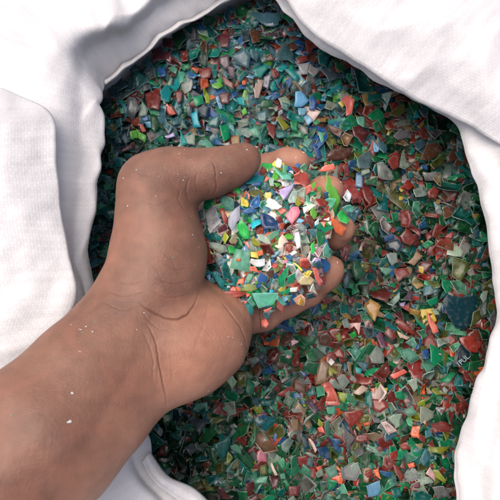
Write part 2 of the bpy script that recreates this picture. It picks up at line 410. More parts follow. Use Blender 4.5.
tag(hand, 'bare brown forearm and cupped left hand, palm up, holding a heap of flakes', 'person')
me = hand.data
import bmesh
bm = bmesh.new(); bm.from_mesh(me)
bmesh.ops.recalc_face_normals(bm, faces=bm.faces)
for _ in range(3): bmesh.ops.smooth_vert(bm, verts=bm.verts, factor=.5, use_axis_x=True, use_axis_y=True, use_axis_z=True)
# creases and tendons on the side that faces up, traced from the photograph: (points, depth mm, half width px)
CREASE = [
 ([(212,160),(215,168),(215.5,178),(216.5,188),(213,197)], .6, 1.1),
 ([(205,180),(209,190),(208,197)], .3, 1.2),
 ([(189,178),(186,190),(189,203)], .35, 1.6), ([(180,188),(178,200),(186,212)], .3, 1.6), ([(197,172),(196,186),(200,198)], .3, 1.4),
 ([(138,302),(147,309),(157,315),(168,319),(178,319),(188,314),(195,304),(199,292)], 1.1, 1.3),
 ([(142,312),(150,322),(160,330),(172,332)], .35, 1.1),
 ([(146,324),(153,336),(157,350),(160,370),(164,388),(167,406)], .8, 1.2),
 ([(141,330),(150,348),(153,366),(152,385)], .3, 1.6), ([(155,345),(157,362),(158,380)], .25, 1.0), ([(170,350),(171,368),(173,386)], .15, 1.0), ([(176,340),(184,352),(188,366)], .12, 1.0), ([(215,330),(222,342),(226,354)], .15, 1.0), ([(196,322),(210,336),(216,352)], .12, 1.2),
 ([(208,292),(207,310),(202,328),(195,345),(190,362)], .14, 1.8),
 ([(222,302),(230,313),(240,327),(246,341),(246,352)], 1.2, 1.1),
 ([(259,306),(261,318),(262,332)], .8, 1.0),
 ([(150,350),(128,378),(104,412),(84,450),(66,500)], .7, 9.0),
 ([(120,345),(90,385),(55,440),(30,490)], .4, 10.0),
 ([(105,290),(125,296),(148,292)], .25, 1.2), ([(102,302),(124,310),(146,306)], .25, 1.2), ([(108,276),(126,284),(150,281)], .2, 1.2),
 ([(160,262),(176,270),(192,268)], .2, 1.0), ([(150,275),(170,284),(194,280)], .25, 1.0), ([(148,290),(168,298),(190,294)], .25, 1.0),
 ([(160,250),(172,262),(180,280)], .18, 1.0), ([(150,262),(160,276),(166,292)], .18, 1.0), ([(172,246),(186,258),(196,274)], .18, 1.0),
 ([(132,170),(150,176),(168,170)], .15, 1.4), ([(140,200),(158,205),(178,198)], .15, 1.4),
]
def line_dist(q, c):
    dm = np.full(len(q), 1e9); tm = np.zeros(len(q))
    for j in range(len(c) - 1):
        a, b = c[j], c[j + 1]; ba = b - a
        t = np.clip(((q - a) @ ba) / (ba @ ba + 1e-9), 0, 1)
        d = np.linalg.norm(q - a - t[:, None] * ba, axis=1)
        s = d < dm; dm[s] = d[s]; tm[s] = (j + t[s]) / (len(c) - 1)
    return dm, tm
bm.verts.ensure_lookup_table()                     # finer mesh along the thin creases
for _ in range(2):
    co = np.array([v.co for v in bm.verts]); sq = project(co)[:, :2]; near = np.zeros(len(co), bool)
    for pl, dep, hw in CREASE:
        if hw > 3: continue
        c = catmull(pl, 24); mn, mx = c.min(0) - 5, c.max(0) + 5
        ix = np.where((sq[:, 0] > mn[0]) & (sq[:, 0] < mx[0]) & (sq[:, 1] > mn[1]) & (sq[:, 1] < mx[1]) & (co[:, 2] > .02))[0]
        if len(ix): near[ix[line_dist(sq[ix], c)[0] < (3.6 if _ == 0 else 2.4)]] = True
    bm.verts.index_update()
    ed = [e for e in bm.edges if near[e.verts[0].index] and near[e.verts[1].index]]
    bmesh.ops.subdivide_edges(bm, edges=ed, cuts=1, use_grid_fill=True)
    bm.verts.ensure_lookup_table()
bmesh.ops.triangulate(bm, faces=[f for f in bm.faces if len(f.verts) > 4])
bm.to_mesh(me); bm.free()
hv = np.zeros(len(me.vertices) * 3); me.vertices.foreach_get('co', hv); hv = hv.reshape(-1, 3)
nr = np.zeros(len(me.vertices) * 3); me.vertices.foreach_get('normal', nr); nr = nr.reshape(-1, 3)
sp = project(hv)
up = (nr * ((CAM - hv) / np.linalg.norm(CAM - hv, axis=1)[:, None])).sum(1) > -.15
# creases and tendons on the side that faces up, traced from the photograph: (points, depth mm, half width px)
disp = np.zeros(len(hv)); pig = np.zeros(len(hv))
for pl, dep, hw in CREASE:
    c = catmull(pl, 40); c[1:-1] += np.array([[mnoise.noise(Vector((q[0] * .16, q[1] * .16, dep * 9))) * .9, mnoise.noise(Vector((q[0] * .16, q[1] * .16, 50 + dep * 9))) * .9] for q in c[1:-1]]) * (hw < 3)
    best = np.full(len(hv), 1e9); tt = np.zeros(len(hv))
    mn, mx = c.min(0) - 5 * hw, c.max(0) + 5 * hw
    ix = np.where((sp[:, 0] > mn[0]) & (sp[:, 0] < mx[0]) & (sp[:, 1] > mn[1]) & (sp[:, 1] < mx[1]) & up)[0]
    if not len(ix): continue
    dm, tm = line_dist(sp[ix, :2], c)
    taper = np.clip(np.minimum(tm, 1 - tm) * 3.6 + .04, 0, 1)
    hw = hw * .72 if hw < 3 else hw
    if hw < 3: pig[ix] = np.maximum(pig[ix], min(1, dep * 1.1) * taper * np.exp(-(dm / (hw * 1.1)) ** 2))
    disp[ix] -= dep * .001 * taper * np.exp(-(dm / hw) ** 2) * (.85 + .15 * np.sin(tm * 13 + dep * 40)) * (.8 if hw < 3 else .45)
for i in range(len(hv)):
    v3 = Vector(hv[i])
    disp[i] += .0005 * mnoise.noise(v3 * 60) + .0009 * mnoise.noise(v3 * 24)
hv2 = hv + nr * disp[:, None]
me.vertices.foreach_set('co', hv2.ravel()); me.update()
me_hand = me
# palm mask: heel, fingers and thumb pads carry paler skin than the arm
pm = np.clip((sp[:, 0] * .8 + sp[:, 1] * .45 - 265) / 45, 0, 1) * np.clip((nr[:, 2] + .2) / .6, 0, 1)
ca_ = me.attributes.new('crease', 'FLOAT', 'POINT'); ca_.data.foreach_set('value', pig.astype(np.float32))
pa = me.attributes.new('palm', 'FLOAT', 'POINT'); pa.data.foreach_set('value', pm.astype(np.float32))
print('hand', round(time.time() - T0, 1))

def nail(tip, prev, out, rl, rw):
    a, b = np.array(P(*prev)), np.array(P(*tip))
    ax = Vector(b - a).normalized(); o = Vector(out).normalized(); o = (o - ax * o.dot(ax)).normalized(); s = ax.cross(o)
    vs_, fs = [], []
    N = 12
    for i in range(N + 1):
        for j in range(N + 1):
            u, v = i / N * 2 - 1, j / N * 2 - 1
            k = max(abs(u), abs(v)); r = math.hypot(u, v) or 1; u2, v2 = u * k / r, v * k / r
            p = Vector(b) + ax * (u2 * rl) + s * (v2 * rw) + o * (-.0028 * v2 * v2 - .0012 * u2 * u2)
            vs_.append(p)
    for i in range(N):
        for j in range(N): fs.append((i * (N + 1) + j, i * (N + 1) + j + 1, (i + 1) * (N + 1) + j + 1, (i + 1) * (N + 1) + j))
    o_ = obj('fingernail', vs_, fs, M_NAIL); o_.parent = hand
    md = o_.modifiers.new('solid', 'SOLIDIFY'); md.thickness = .0006
    return o_
nail((246.5,146.6,.0865), (230,150,.088), (-.1, 1, .3), .0066, .0052)

# height of the hand's upper side, for resting flakes on it
HG = .002
HX0, HY0 = -.06, -.08; HNX, HNY = 70, 80
htop = np.full((HNX, HNY), -1.0)
ix = ((hv2[:, 0] - HX0) / HG).astype(int); iy = ((hv2[:, 1] - HY0) / HG).astype(int)
ok = (ix >= 0) & (ix < HNX) & (iy >= 0) & (iy < HNY)
np.maximum.at(htop, (ix[ok], iy[ok]), hv2[ok, 2])

# ------------------------------------------------------------------ flakes
PAL = {  # name: (sRGB colour of the plastic, see-through share, everyday colour word)
 'slt': ((84,136,146), .25, 'slate teal'), 'sla': ((108,128,134), .35, 'slate grey'), 'tea': ((30,138,132), .3, 'teal'),
 'cya': ((30,182,205), .12, 'cyan'), 'cyt': ((30,168,168), .25, 'turquoise'), 'gre': ((40,126,80), .3, 'green'),
 'dgr': ((18,84,54), .4, 'dark green'), 'eme': ((25,165,115), .28, 'emerald'), 'min': ((130,208,176), .38, 'mint green'),
 'cle': ((182,200,186), .36, 'clear'), 'clg': ((176,178,174), .36, 'clear grey'), 'lim': ((112,192,70), .2, 'lime green'),
 'brg': ((45,195,85), .15, 'bright green'), 'yeg': ((172,182,62), .25, 'yellow-green'), 'oli': ((130,136,72), .35, 'olive'),
 'yel': ((220,196,80), .1, 'yellow'), 'amb': ((190,150,70), .2, 'amber'), 'tan': ((178,150,116), .25, 'tan'),
 'ora': ((228,112,62), .08, 'orange'), 'sal': ((222,122,104), .08, 'salmon pink'), 'pin': ((216,130,150), .05, 'pink'),
 'piw': ((222,192,184), .12, 'pale pink'), 'red': ((160,62,48), .12, 'red'), 'bri': ((142,64,54), .18, 'brick red'),
 'mar': ((122,60,66), .2, 'maroon'), 'bro': ((124,82,62), .25, 'brown'), 'whi': ((228,228,220), .08, 'white'),
 'lav': ((192,178,214), .08, 'lavender'), 'gla': ((182,176,186), .2, 'pale grey'), 'pug': ((124,98,114), .2, 'purple-grey'), 'blu': ((46,108,160), .2, 'blue'),
 'dbl': ((40,88,138), .25, 'deep blue'), 'sky': ((132,188,218), .15, 'pale blue'), 'nav': ((34,80,94), .3, 'navy'),
 'cre': ((228,208,156), .08, 'cream'),
}
for k, (c, a, nm) in list(PAL.items()): PAL[k] = (lin(c), a, nm)

class Flake:
    __slots__ = ('v', 'f', 'rim', 'col', 'key', 'ctr', 'n', 'where', 'text', 'vis', 'seen', 'nrm', 'pix')
def make_flake(outline, nrm, key, thick, crumple, where, rough_edge=True):
    """outline: (n,3) points roughly in a plane with normal nrm -> chamfered, slightly warped chip"""
    fl = Flake(); n0 = len(outline); ctr = outline.mean(0)
    if rough_edge:
        o2 = []
        for i in range(n0):
            a, b = outline[i], outline[(i + 1) % n0]
            o2.append(a); L = np.linalg.norm(b - a)
            if L > .0045:
                f_ = RNG.uniform(.35, .65); o2.append(a * f_ + b * (1 - f_) + RNG.normal(0, .045 * L, 3) * (1, 1, .3))
        outline = np.array(o2)
    n = len(outline); size = np.linalg.norm(outline - ctr, axis=1).mean()
    tdir = np.cross(nrm, RNG.normal(size=3)); tdir /= np.linalg.norm(tdir) + 1e-9
    curv = RNG.normal(0, crumple * .34) / max(size, 1e-4)
    fdir = np.cross(nrm, tdir); fk = RNG.uniform(.3, .9) * RNG.choice((-1, 1)) if RNG.uniform() < crumple else 0.0; f0 = RNG.normal(0, .2) * size
    def bend(p):
        s = (p - ctr) @ tdir
        return p + np.outer(curv * s * s * .6 + fk * np.maximum(0, (p - ctr) @ fdir - f0), nrm)
    bot = bend(outline) + np.outer(RNG.normal(0, crumple * size * .05, n), nrm)
    ins = min(.0003, size * .1)
    top = bot + (ctr - bot) / (np.linalg.norm(ctr - bot, axis=1)[:, None] + 1e-6) * ins + nrm * thick
    c = bend(ctr[None])[0] + nrm * thick
    mid = top * .55 + c * .45
    fl.v = np.concatenate([bot, top, mid, [c], [bot.mean(0)]])
    f = []; rim = []
    for i in range(n):
        j = (i + 1) % n
        f.append((i, j, n + j, n + i)); rim.append(1)
        f.append((n + i, n + j, 2 * n + j, 2 * n + i)); rim.append(0)
        f.append((2 * n + i, 2 * n + j, 3 * n)); rim.append(0)
        f.append((j, i, 3 * n + 1)); rim.append(0)
    # keep faces pointing outwards
    if np.cross(bot[1] - bot[0], bot[2] - bot[0]) @ nrm < 0 and n0 == 3 or _area(outline, nrm) < 0:
        f = [tuple(reversed(q)) for q in f]
    fl.f = f; fl.rim = rim; fl.key = key; fl.ctr = ctr; fl.n = n0; fl.where = where; fl.text = None; fl.nrm = nrm
    base, al, _ = PAL[key]
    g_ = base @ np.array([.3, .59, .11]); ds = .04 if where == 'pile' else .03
    base = (base + (g_ - base) * ds) * (1 if where == 'pile' else 1.12)  # handful lightened: the stronger light up there is put into its colour
    if where == 'pile': base = base ** 1.12 * .80  # darkens the pile colours: sack shade and dust worked into them
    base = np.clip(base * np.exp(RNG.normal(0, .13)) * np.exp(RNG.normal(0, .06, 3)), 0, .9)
    fl.col = (base, float(np.clip(al * RNG.uniform(1.0, 2.0), 0, .62)))
    return fl
def _area(o, nrm):
    c = o.mean(0); s = 0
    for i in range(len(o)): s += np.cross(o[i] - c, o[(i + 1) % len(o)] - c) @ nrm
    return s
def rand_poly(size):
    n = random.choices((3, 4, 5, 6), (2, 4, 3, 1))[0]
    ang = np.sort(RNG.uniform(0, 2 * math.pi, n))
    for _ in range(20):
        gaps = np.diff(np.concatenate([ang, [ang[0] + 2 * math.pi]]))
        if gaps.max() < 2.6 and gaps.min() > .35: break
        ang = np.sort(RNG.uniform(0, 2 * math.pi, n))
    r = size * RNG.uniform(.65, 1.15, n)
    p = np.stack([np.cos(ang) * r, np.sin(ang) * r], 1)
    st_ = RNG.uniform(.5, 1.0); a = RNG.uniform(0, math.pi); R = np.array([[math.cos(a), -math.sin(a)], [math.sin(a), math.cos(a)]])
    return (p * (1, st_)) @ R.T

class Height:
    def __init__(s, x0, y0, nx, ny, g, fn):
        s.x0, s.y0, s.g = x0, y0, g
        X, Y = np.meshgrid(x0 + np.arange(nx) * g, y0 + np.arange(ny) * g, indexing='ij')
        s.h = fn(X, Y); s.X, s.Y = X, Y
    def patch(s, x, y, r):
        i, j = int((x - s.x0) / s.g), int((y - s.y0) / s.g); k = max(1, int(r / s.g + .5))
        return (slice(max(0, i - k), max(1, i + k + 1)), slice(max(0, j - k), max(1, j + k + 1)))
    def rest(s, x, y, r, tilt, lift=.35):
        sl = s.patch(x, y, r); Z = s.h[sl]; X = s.X[sl] - x; Y = s.Y[sl] - y
        if Z.size < 4: return None
        m = Z.mean(); gx = (X * (Z - m)).sum() / ((X * X).sum() + 1e-9); gy = (Y * (Z - m)).sum() / ((Y * Y).sum() + 1e-9)
        gx = np.clip(gx * .8, -.7, .7) + RNG.normal(0, tilt); gy = np.clip(gy * .8, -.7, .7) + RNG.normal(0, tilt)
        return m + lift * (Z.max() - m), gx, gy
    def put(s, x, y, r, z, gx, gy, t):
        sl = s.patch(x, y, r); X = s.X[sl] - x; Y = s.Y[sl] - y
        top = z + gx * X + gy * Y + t
        k = (X * X + Y * Y) < r * r
        s.h[sl] = np.where(k, np.maximum(s.h[sl], top), s.h[sl])
def plane_pts(pix, c, gx, gy):                              # rays through photo points met with the flake's own plane
    nrm = np.array([-gx, -gy, 1.0]); nrm /= np.linalg.norm(nrm); out = []
    for px, py in pix:
        r = ray(px, py); t = ((c - CAM) @ nrm) / (r @ nrm); out.append(CAM + r * t)
    return np.array(out), nrm

# ---- palette by region of the photograph (what colours lie where)
def mixer(s):
    ks, ws = zip(*[(a.split(':')[0], float(a.split(':')[1])) for a in s.split()])
    return ks, np.cumsum(np.array(ws) / sum(ws))
def draw(m):
    return m[0][int(np.searchsorted(m[1], RNG.uniform()))]
MIX = {
 'tl': mixer('slt:5 tea:4 sla:3 dgr:2 mar:1.2 eme:1.5 cyt:1 bri:1 gre:2 nav:1.5 min:.5'),
 't':  mixer('slt:4 tea:4.5 sla:1.6 bri:1.5 mar:1 cyt:1.2 blu:1 cle:1.5 eme:1.5 lim:.6 ora:.15 gre:2 sky:.7 clg:1 bro:1 pug:.5'),
 'r':  mixer('bri:3.3 bro:2.2 oli:1.6 tea:2 cle:1.1 gre:2.4 clg:.8 dgr:2.4 eme:1.2 slt:.8 yel:.2 tan:.8 red:1 mar:1 amb:.4 blu:.4'),
 'b':  mixer('bri:2.8 gre:3 cle:1.3 clg:.7 eme:2 min:1 dgr:1.6 oli:1.2 bro:1.2 red:1 tan:.8 blu:.6 tea:1.2 yeg:.5 piw:.5 ora:.4 slt:.6'),
 'bl': mixer('dgr:5 gre:4 tea:2.5 eme:1 bri:.8 oli:1 bro:.8 cle:.6 slt:.8 nav:.7'),  # leans to dark greens: the arm's shade goes into these colours
 'e':  mixer('dgr:3 tea:3 gre:2.5 eme:1.5 slt:1 clg:1 bro:1'),
 'h':  mixer('red:.8 bri:.8 eme:1.6 cle:3.2 whi:2.4 blu:.9 sky:2.0 lim:.9 sal:.7 yel:.6 min:1 tea:1 brg:.6 piw:1 ora:.25 slt:.8 clg:1 oli:.5 tan:.8 lav:.3 cya:.4'),
}
def region(px, py):
    px += RNG.normal(0, 22); py += RNG.normal(0, 22)
    if px > 440 + .1 * (py - 120) and 110 < py < 260: return 'e'
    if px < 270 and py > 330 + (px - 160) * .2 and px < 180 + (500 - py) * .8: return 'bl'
    if py < 150 and px < 190: return 'tl'
    if px < 130: return 'tl'
    if py < 150 and px < 340: return 't'
    if py < 330 and px > 330: return 'r'
    return 'b'

# traced flakes: (origin x, origin y, zoom) then 'colour x,y x,y ...' in enlarged-tile coordinates
TR_PILE = [
((95,20,5), '''slt 82,305 130,275 165,325 110,360|slt 165,205 200,215 240,250 205,275 165,245|sla 240,260 300,245 315,300 270,300|mar 280,150 330,130 345,195 290,205|mar 335,85 385,90 390,150 335,130|gre 385,40 430,25 460,90 420,150 385,100|mar 335,150 375,160 385,215 345,195|bri 250,370 310,340 330,390 320,450 265,440|bri 430,165 460,165 465,205 435,210|cyt 325,355 365,320 385,360 370,410 330,400|min 365,240 410,225 405,270|min 415,250 455,270 450,300 420,320|eme 390,205 460,225 450,255 400,225|blu 310,240 350,232 355,280 325,285|slt 235,215 260,180 285,215 270,250|bri 340,430 380,420 410,470 370,480|bri 400,360 440,350 435,400 415,420|clg 430,320 485,300 480,350 450,370|slt 50,320 90,300 100,350 140,390 80,385'''),
((180,0,5), '''gre 270,65 310,30 340,50 320,90 280,105|slt 350,55 500,65 490,120 430,130 380,95|mar 185,175 250,172 240,235 205,235|cle 85,155 135,150 140,190 90,180|bro 345,150 410,148 400,210 365,215|sla 305,150 345,150 350,200 310,210|slt 250,280 320,240 355,280 345,345 290,320|slt 350,245 400,260 385,310 360,290|cyt 360,345 435,318 445,340 405,390 370,385|tea 285,390 320,350 340,365 300,415|tea 355,330 400,305 400,330 370,345|piw 365,440 385,400 420,400 395,490 375,490|clg 420,385 455,375 440,445 415,430|pug 195,285 240,270 250,330 230,350 200,320|pug 235,330 270,335 275,390 250,390|bri 90,340 155,335 150,385 105,395|ora 100,400 140,395 145,430 105,450|ora 310,405 330,400 330,425 312,425|lim 160,410 195,390 215,430 190,445 160,435|yeg 115,440 150,490 130,500 115,480|dgr 330,385 375,395 375,420 345,415|bri 455,345 490,380 470,395 455,370|tea 40,260 100,235 95,300 60,310|dgr 95,310 115,240 140,290 130,330|bri 5,290 40,260 45,295 15,310|eme 10,330 45,320 45,345 15,350|blu 35,350 90,380 70,395 40,380|blu 255,460 290,450 290,480 260,495|bri 210,370 270,420 270,450 220,420'''),
((260,0,5), '''slt 85,270 120,235 165,260 180,320 140,300 70,305|cyt 85,350 120,315 140,335 110,358|cyt 120,345 160,340 200,385 180,410|bri 55,345 75,340 100,375 80,395|bri 225,210 245,175 320,235 270,240 240,275|bro 115,220 165,205 190,240 160,255|bri 180,290 235,275 245,300 190,320|clg 190,320 250,310 240,370 205,370|clg 250,320 300,350 270,385 240,360|sla 300,345 345,335 415,390 340,415|gre 380,310 430,320 420,370 375,340|tea 290,275 350,275 330,335 295,320|tan 160,410 180,405 215,455 205,470|sla 205,415 255,400 260,450 230,480'''),
((180,80,5), '''nav 85,135 110,110 145,130 140,195 100,180|cya 50,170 85,150 105,235 65,240|tea 145,200 200,170 190,240 135,230|eme 195,225 245,220 250,290 220,310 205,260|cle 275,245 340,240 370,270 340,290|min 335,250 430,215 395,290 340,275|tea 400,260 450,290 445,325 395,320|cle 200,320 245,310 265,345|tan 255,290 300,275 300,320 265,345|cle 30,285 75,260 75,325 40,320|cyt 0,245 40,320 0,335|cle 290,205 330,180 340,225 310,235|slt 385,160 435,150 430,210 390,205|bri 435,210 475,225 470,300 440,270|lim 305,155 325,135 335,165 315,180|mar 190,75 245,60 245,120 205,120|yeg 115,35 150,80 150,115 130,115|eme 65,85 110,70 120,110 75,130|cyt 280,90 320,85 325,130 290,120|gre 410,100 460,95 465,135 395,140'''),
((270,80,5), '''sal 358,92 380,80 418,110 412,165 380,178|sky 125,60 155,55 195,105 160,135 120,135|sky 140,140 185,140 175,175 145,178|sky 165,180 190,170 215,205 190,230|blu 195,90 215,75 235,110 225,150 195,145|yeg 30,190 45,180 100,235 65,255|eme 345,225 405,170 440,215 415,250 355,250|min 430,185 475,180 470,235 440,220|clg 270,140 285,100 340,125 310,150|sla 320,145 350,130 380,160 360,185|tan 350,285 375,260 415,280 385,335 365,330|mar 410,235 440,228 500,265 460,320 420,280|bro 280,385 310,345 415,335 400,385 310,405|bro 285,225 370,250 350,285 310,260|blu 390,405 430,395 440,445 400,455|sla 435,395 500,350 500,440 445,440|dbl 215,320 240,330 260,385 235,400|min 160,320 190,290 215,300 190,340|gre 195,270 220,235 232,250 210,290|min 240,255 265,265 270,320 255,310|bri 360,430 385,410 400,480 370,480|tea 60,110 95,120 95,160 55,140|eme 100,205 140,200 140,260 110,250|mar 45,170 90,185 95,210 60,195|amb 240,190 285,185 280,210 245,210|clg 150,225 190,235 190,270 150,265'''),
((350,80,5), '''eme 85,180 150,130 170,190 110,205|eme 110,215 140,200 155,250 130,265|eme 140,195 175,185 170,235|tea 85,70 165,65 150,100 85,110|oli 195,175 270,115 285,150 240,185|cle 225,215 300,195 305,225 240,235|clg 215,280 245,250 300,255 290,290 240,300|bri 185,205 235,215 225,245 195,245|slt 320,320 360,290 380,325 335,358|tea 290,370 310,330 325,350 305,375|bro 350,400 385,320 430,310 465,340 450,370 400,400|oli 400,420 460,370 485,370 470,420 420,445|clg 360,460 430,455 450,500 380,500|cle 270,345 300,430 275,445 245,435|bri 185,405 240,355 240,440 215,450|sky 120,310 145,345 140,360 120,360|slt 140,310 165,305 190,340 170,365 145,345|cle 135,415 165,410 220,485 210,500 145,490|tea 290,455 315,460 315,490 290,490|cyt 330,150 350,185 318,190|dgr 380,160 430,175 420,240 390,230|dgr 430,190 480,200 480,260 435,250'''),
((340,170,5), '''tea 225,55 245,60 245,205 180,195 215,130|bri 105,100 140,85 165,110 165,150 145,185 120,140|red 300,95 340,45 372,80 345,100|bri 435,110 470,80 500,100 480,145 445,140|cle 365,100 420,70 435,125 380,135|min 365,160 395,155 405,220 385,245 360,205|bri 430,205 500,220 500,240 430,228|bri 300,210 340,205 355,260 345,290 305,280|bri 300,330 330,290 385,345 355,380 315,365|clg 185,305 215,230 260,285 225,330|blu 215,335 265,320 275,345 225,360|nav 230,365 290,345 315,380 290,415 235,395|tan 335,465 380,405 415,430 370,480|blu 390,270 425,240 440,285 395,300|oli 110,400 130,345 185,360 180,410 150,450 115,440|cle 230,420 285,415 290,460 260,480|eme 255,215 290,210 290,250 260,260|sky 80,15 105,10 112,90 75,85|gre 120,50 185,35 185,75 130,75|eme 90,295 125,280 120,310|eme 440,355 470,370 430,395 410,375|oli 55,285 90,295 100,330 60,330|bri 55,150 90,135 100,165 60,170'''),
((340,250,5), '''amb 120,275 150,245 205,280 175,360 150,330|bri 140,195 230,180 260,215 235,255 165,235|gre 55,80 90,45 130,120 80,150|slt 15,145 45,110 45,190 20,190|sal 430,300 470,360 495,410 465,420 440,360|yel 385,80 420,85 415,120 395,110|amb 355,165 410,165 420,180 385,197|eme 430,255 490,232 495,262 455,282|cle 235,270 285,225 290,255 265,280|pug 310,250 345,195 368,215 360,255|red 265,360 300,340 375,410 365,430 330,410|bri 205,395 240,380 285,430 260,450|tea 215,330 245,310 280,345 245,345|min 330,460 365,437 385,470 375,495|min 380,405 420,395 440,430 410,450|piw 285,405 320,425 350,435 335,450 300,440|brg 35,415 75,400 85,430 55,455|min 190,85 265,95 230,130|eme 370,335 430,380 425,395 385,365|cle 5,360 35,340 55,380 20,390|pug 180,430 205,405 235,490 205,490|sla 115,390 165,385 165,430 130,450|bri 140,365 165,360 170,410 150,395|amb 350,305 400,305 395,330 355,330|lav 300,265 325,255 320,285 300,280|bri 265,95 330,90 350,120 290,160|bro 175,95 200,110 240,170 205,160'''),
((410,280,5.5556), '''nav 180,120 210,80 300,95 370,80 375,150 345,230 300,280 250,265 210,200|eme 175,0 235,0 230,60 200,75 180,40|min 225,5 280,0 330,50 315,85 265,75|red 270,320 350,310 405,345 370,405 315,400|bri 320,300 370,270 395,330 330,345|oli 350,180 400,150 395,215 330,275|min 215,300 250,275 315,285 310,310|cle 150,325 215,325 215,350 155,375|gre 330,455 410,445 420,500 325,500|clg 440,210 480,150 490,260 450,280|dgr 385,150 430,100 430,200 400,210|dgr 390,260 430,290 440,330 400,335|nav* 255,380 285,352 335,400 335,425 290,480 240,475|min 215,370 265,350 280,360 240,405|blu 70,390 100,385 105,430 85,440|cle 120,165 150,155 165,190 140,195'''),
((250,320,5), '''bri 205,215 235,145 250,180 245,235 215,230|bri 90,150 130,135 155,170 130,215 95,200|tan 325,325 355,190 395,225 380,315|sal 355,325 395,315 450,430 375,425 385,370|gre 260,230 285,200 345,215 330,275 290,260|gre 275,160 320,145 335,200 290,210|min 330,335 370,330 375,375 335,385|tea 275,365 310,325 330,370 290,385|yeg 420,75 450,60 460,100 440,110|yeg 435,360 495,370 470,415 445,400|min 380,435 425,430 425,465 390,470|pug 270,405 300,395 345,445 325,475|sla 0,190 30,180 50,210 5,225|cle 165,410 185,370 220,400 200,430|bro 340,75 385,60 410,100 385,130 345,120|red 410,160 445,135 475,190 430,185|cle 395,305 470,270 500,310 470,345 410,340|bri 150,470 240,430 260,480 190,490|yeg 395,230 445,265 400,285|nav 300,0 345,0 345,35 315,40|tea 60,100 115,65 135,90 100,110|tea 45,395 130,395 110,430 60,430|whi 390,210 405,190 425,210 405,230'''),
((340,330,5), '''min 300,105 350,90 400,145 355,170 315,145|cle 145,130 185,75 220,125 220,165 160,165|min 35,100 70,70 105,110 75,155|sal 250,225 320,195 340,212 270,245|red 150,345 215,345 245,385 200,415 165,400|bri 80,260 100,230 165,235 160,270 110,275|bri 160,225 240,150 255,210 215,275|bri 15,410 110,395 120,420 55,490|eme 270,310 310,300 325,350 280,340|cle 340,255 385,240 390,290 370,310|ora 400,260 425,265 425,325 400,320|min 310,410 360,380 390,420 340,430|cle 400,380 470,410 465,440 405,470|clg 245,430 310,415 315,465 280,490|blu 405,100 440,95 440,140 415,145|cyt 75,180 110,195 105,220 80,215|tea 125,330 155,305 160,390 130,380|lim 170,265 200,255 225,290 185,305|yel 200,290 240,290 230,325 205,315|ora 150,290 175,290 170,320|piw 65,315 110,275 145,290 100,325|min 405,165 465,190 435,215'''),
((170,340,5), '''sla 85,385 190,405 145,475|min 125,320 185,310 185,355 130,360|tan 220,330 245,310 258,345 240,375 220,365|cle 270,315 325,305 330,370 290,385|eme 385,185 425,220 405,285 380,260|cle 285,190 310,170 335,210 310,245|oli 340,165 385,160 380,230 340,240|bro 405,140 440,110 460,150 440,190|cle 385,95 430,80 450,100 410,130|sla 430,75 460,55 490,90 465,130|slt 405,285 440,290 445,340 420,325|sal 85,290 115,285 115,320 85,325'''),
((170,400,5), '''gre 140,210 180,150 230,120 235,160 190,215|tea 215,220 260,205 300,170 300,220 265,300 240,280|min 300,230 330,220 350,235 360,275 305,245|yeg 280,330 290,255 315,290|pin 435,260 455,240 480,250 485,310 435,305|min 365,420 385,350 400,360 375,425|min 415,405 490,380 480,415 430,420|bri 375,420 420,410 425,470 390,480|sla 75,235 110,215 135,240 105,280|cle 125,220 140,210 165,260 130,240|gre 390,230 420,100 430,100 430,200 410,240|gre 320,140 400,110 390,160 345,190|mar 240,430 270,440 265,490 240,500|bro 155,325 190,300 210,320 185,345|oli 220,330 270,310 280,360 230,370|oli 300,350 340,290 350,320 330,360|cle 450,150 470,155 500,205 480,200'''),
((260,400,5), '''min 325,340 380,315 390,375 340,400|eme 330,390 385,400 370,440 340,455|eme 150,285 180,275 200,350 155,400|cle 105,220 145,190 170,205 135,265 110,250|dbl 280,240 335,235 365,275 345,305 300,275|blu 345,185 400,195 400,270 370,240|oli 65,150 110,120 125,175 95,195|tan 145,95 190,95 190,155 170,160|cle 350,120 400,80 425,140 405,190 370,160|clg 415,130 475,190 440,245 420,210|min 325,110 345,95 355,180 335,185|sal 285,140 310,130 325,165 295,160|piw 240,190 255,195 285,250 275,265|cle 220,265 245,260 285,285 275,305|nav 195,160 225,175 245,245 225,250|clg 400,350 470,310 500,350 480,405 410,395|bri 385,225 430,210 435,240 400,235|mar 45,375 95,390 90,430 60,450|bri 140,430 195,430 190,480 145,480|oli 0,330 30,320 35,370 0,380|tea 85,470 120,435 130,460 110,495|cle 275,365 310,340 320,375 290,390|cle 215,125 230,90 275,65 245,95|min 100,370 125,365 130,395 105,395|piw 50,320 60,310 90,375 75,380'''),
((350,400,5), '''sky 80,430 150,400 155,440 145,475 90,485|blu 145,350 215,365 200,390 155,370|ora 300,170 310,130 350,128 345,190 310,185|bri 405,120 490,112 500,160 425,165|yeg 405,235 500,232 455,270 410,262|piw 155,115 180,105 225,145 195,180|cle 190,90 260,70 250,130 225,145|bri 25,180 85,170 100,200 60,215 25,205|piw 380,370 400,335 430,375 425,410|clg 410,435 470,430 500,480 440,495|tea 310,460 360,450 410,480 400,500 320,500|tea 205,445 250,435 260,480 220,490|slt 350,300 380,240 405,290 370,330|dgr 245,160 280,120 300,160 270,178|red 245,225 290,210 295,245 260,250|red 195,270 240,250 230,300 200,300|bri 215,320 240,330 275,390 250,405 225,360|red 70,370 105,345 115,370 90,390|ora 285,320 320,310 325,335 295,340|gre 50,270 95,255 100,300 85,340 70,330|cle 0,330 40,310 60,370 20,390|clg 15,250 70,220 65,270 30,290|bri 335,190 355,165 380,195 370,215|ora 65,115 100,108 100,125 70,128|clg 105,70 150,95 145,115 120,110|min 430,185 465,190 465,208 440,200|ora 115,350 140,345 155,395 130,380|mar 315,415 350,410 350,440 320,440'''),
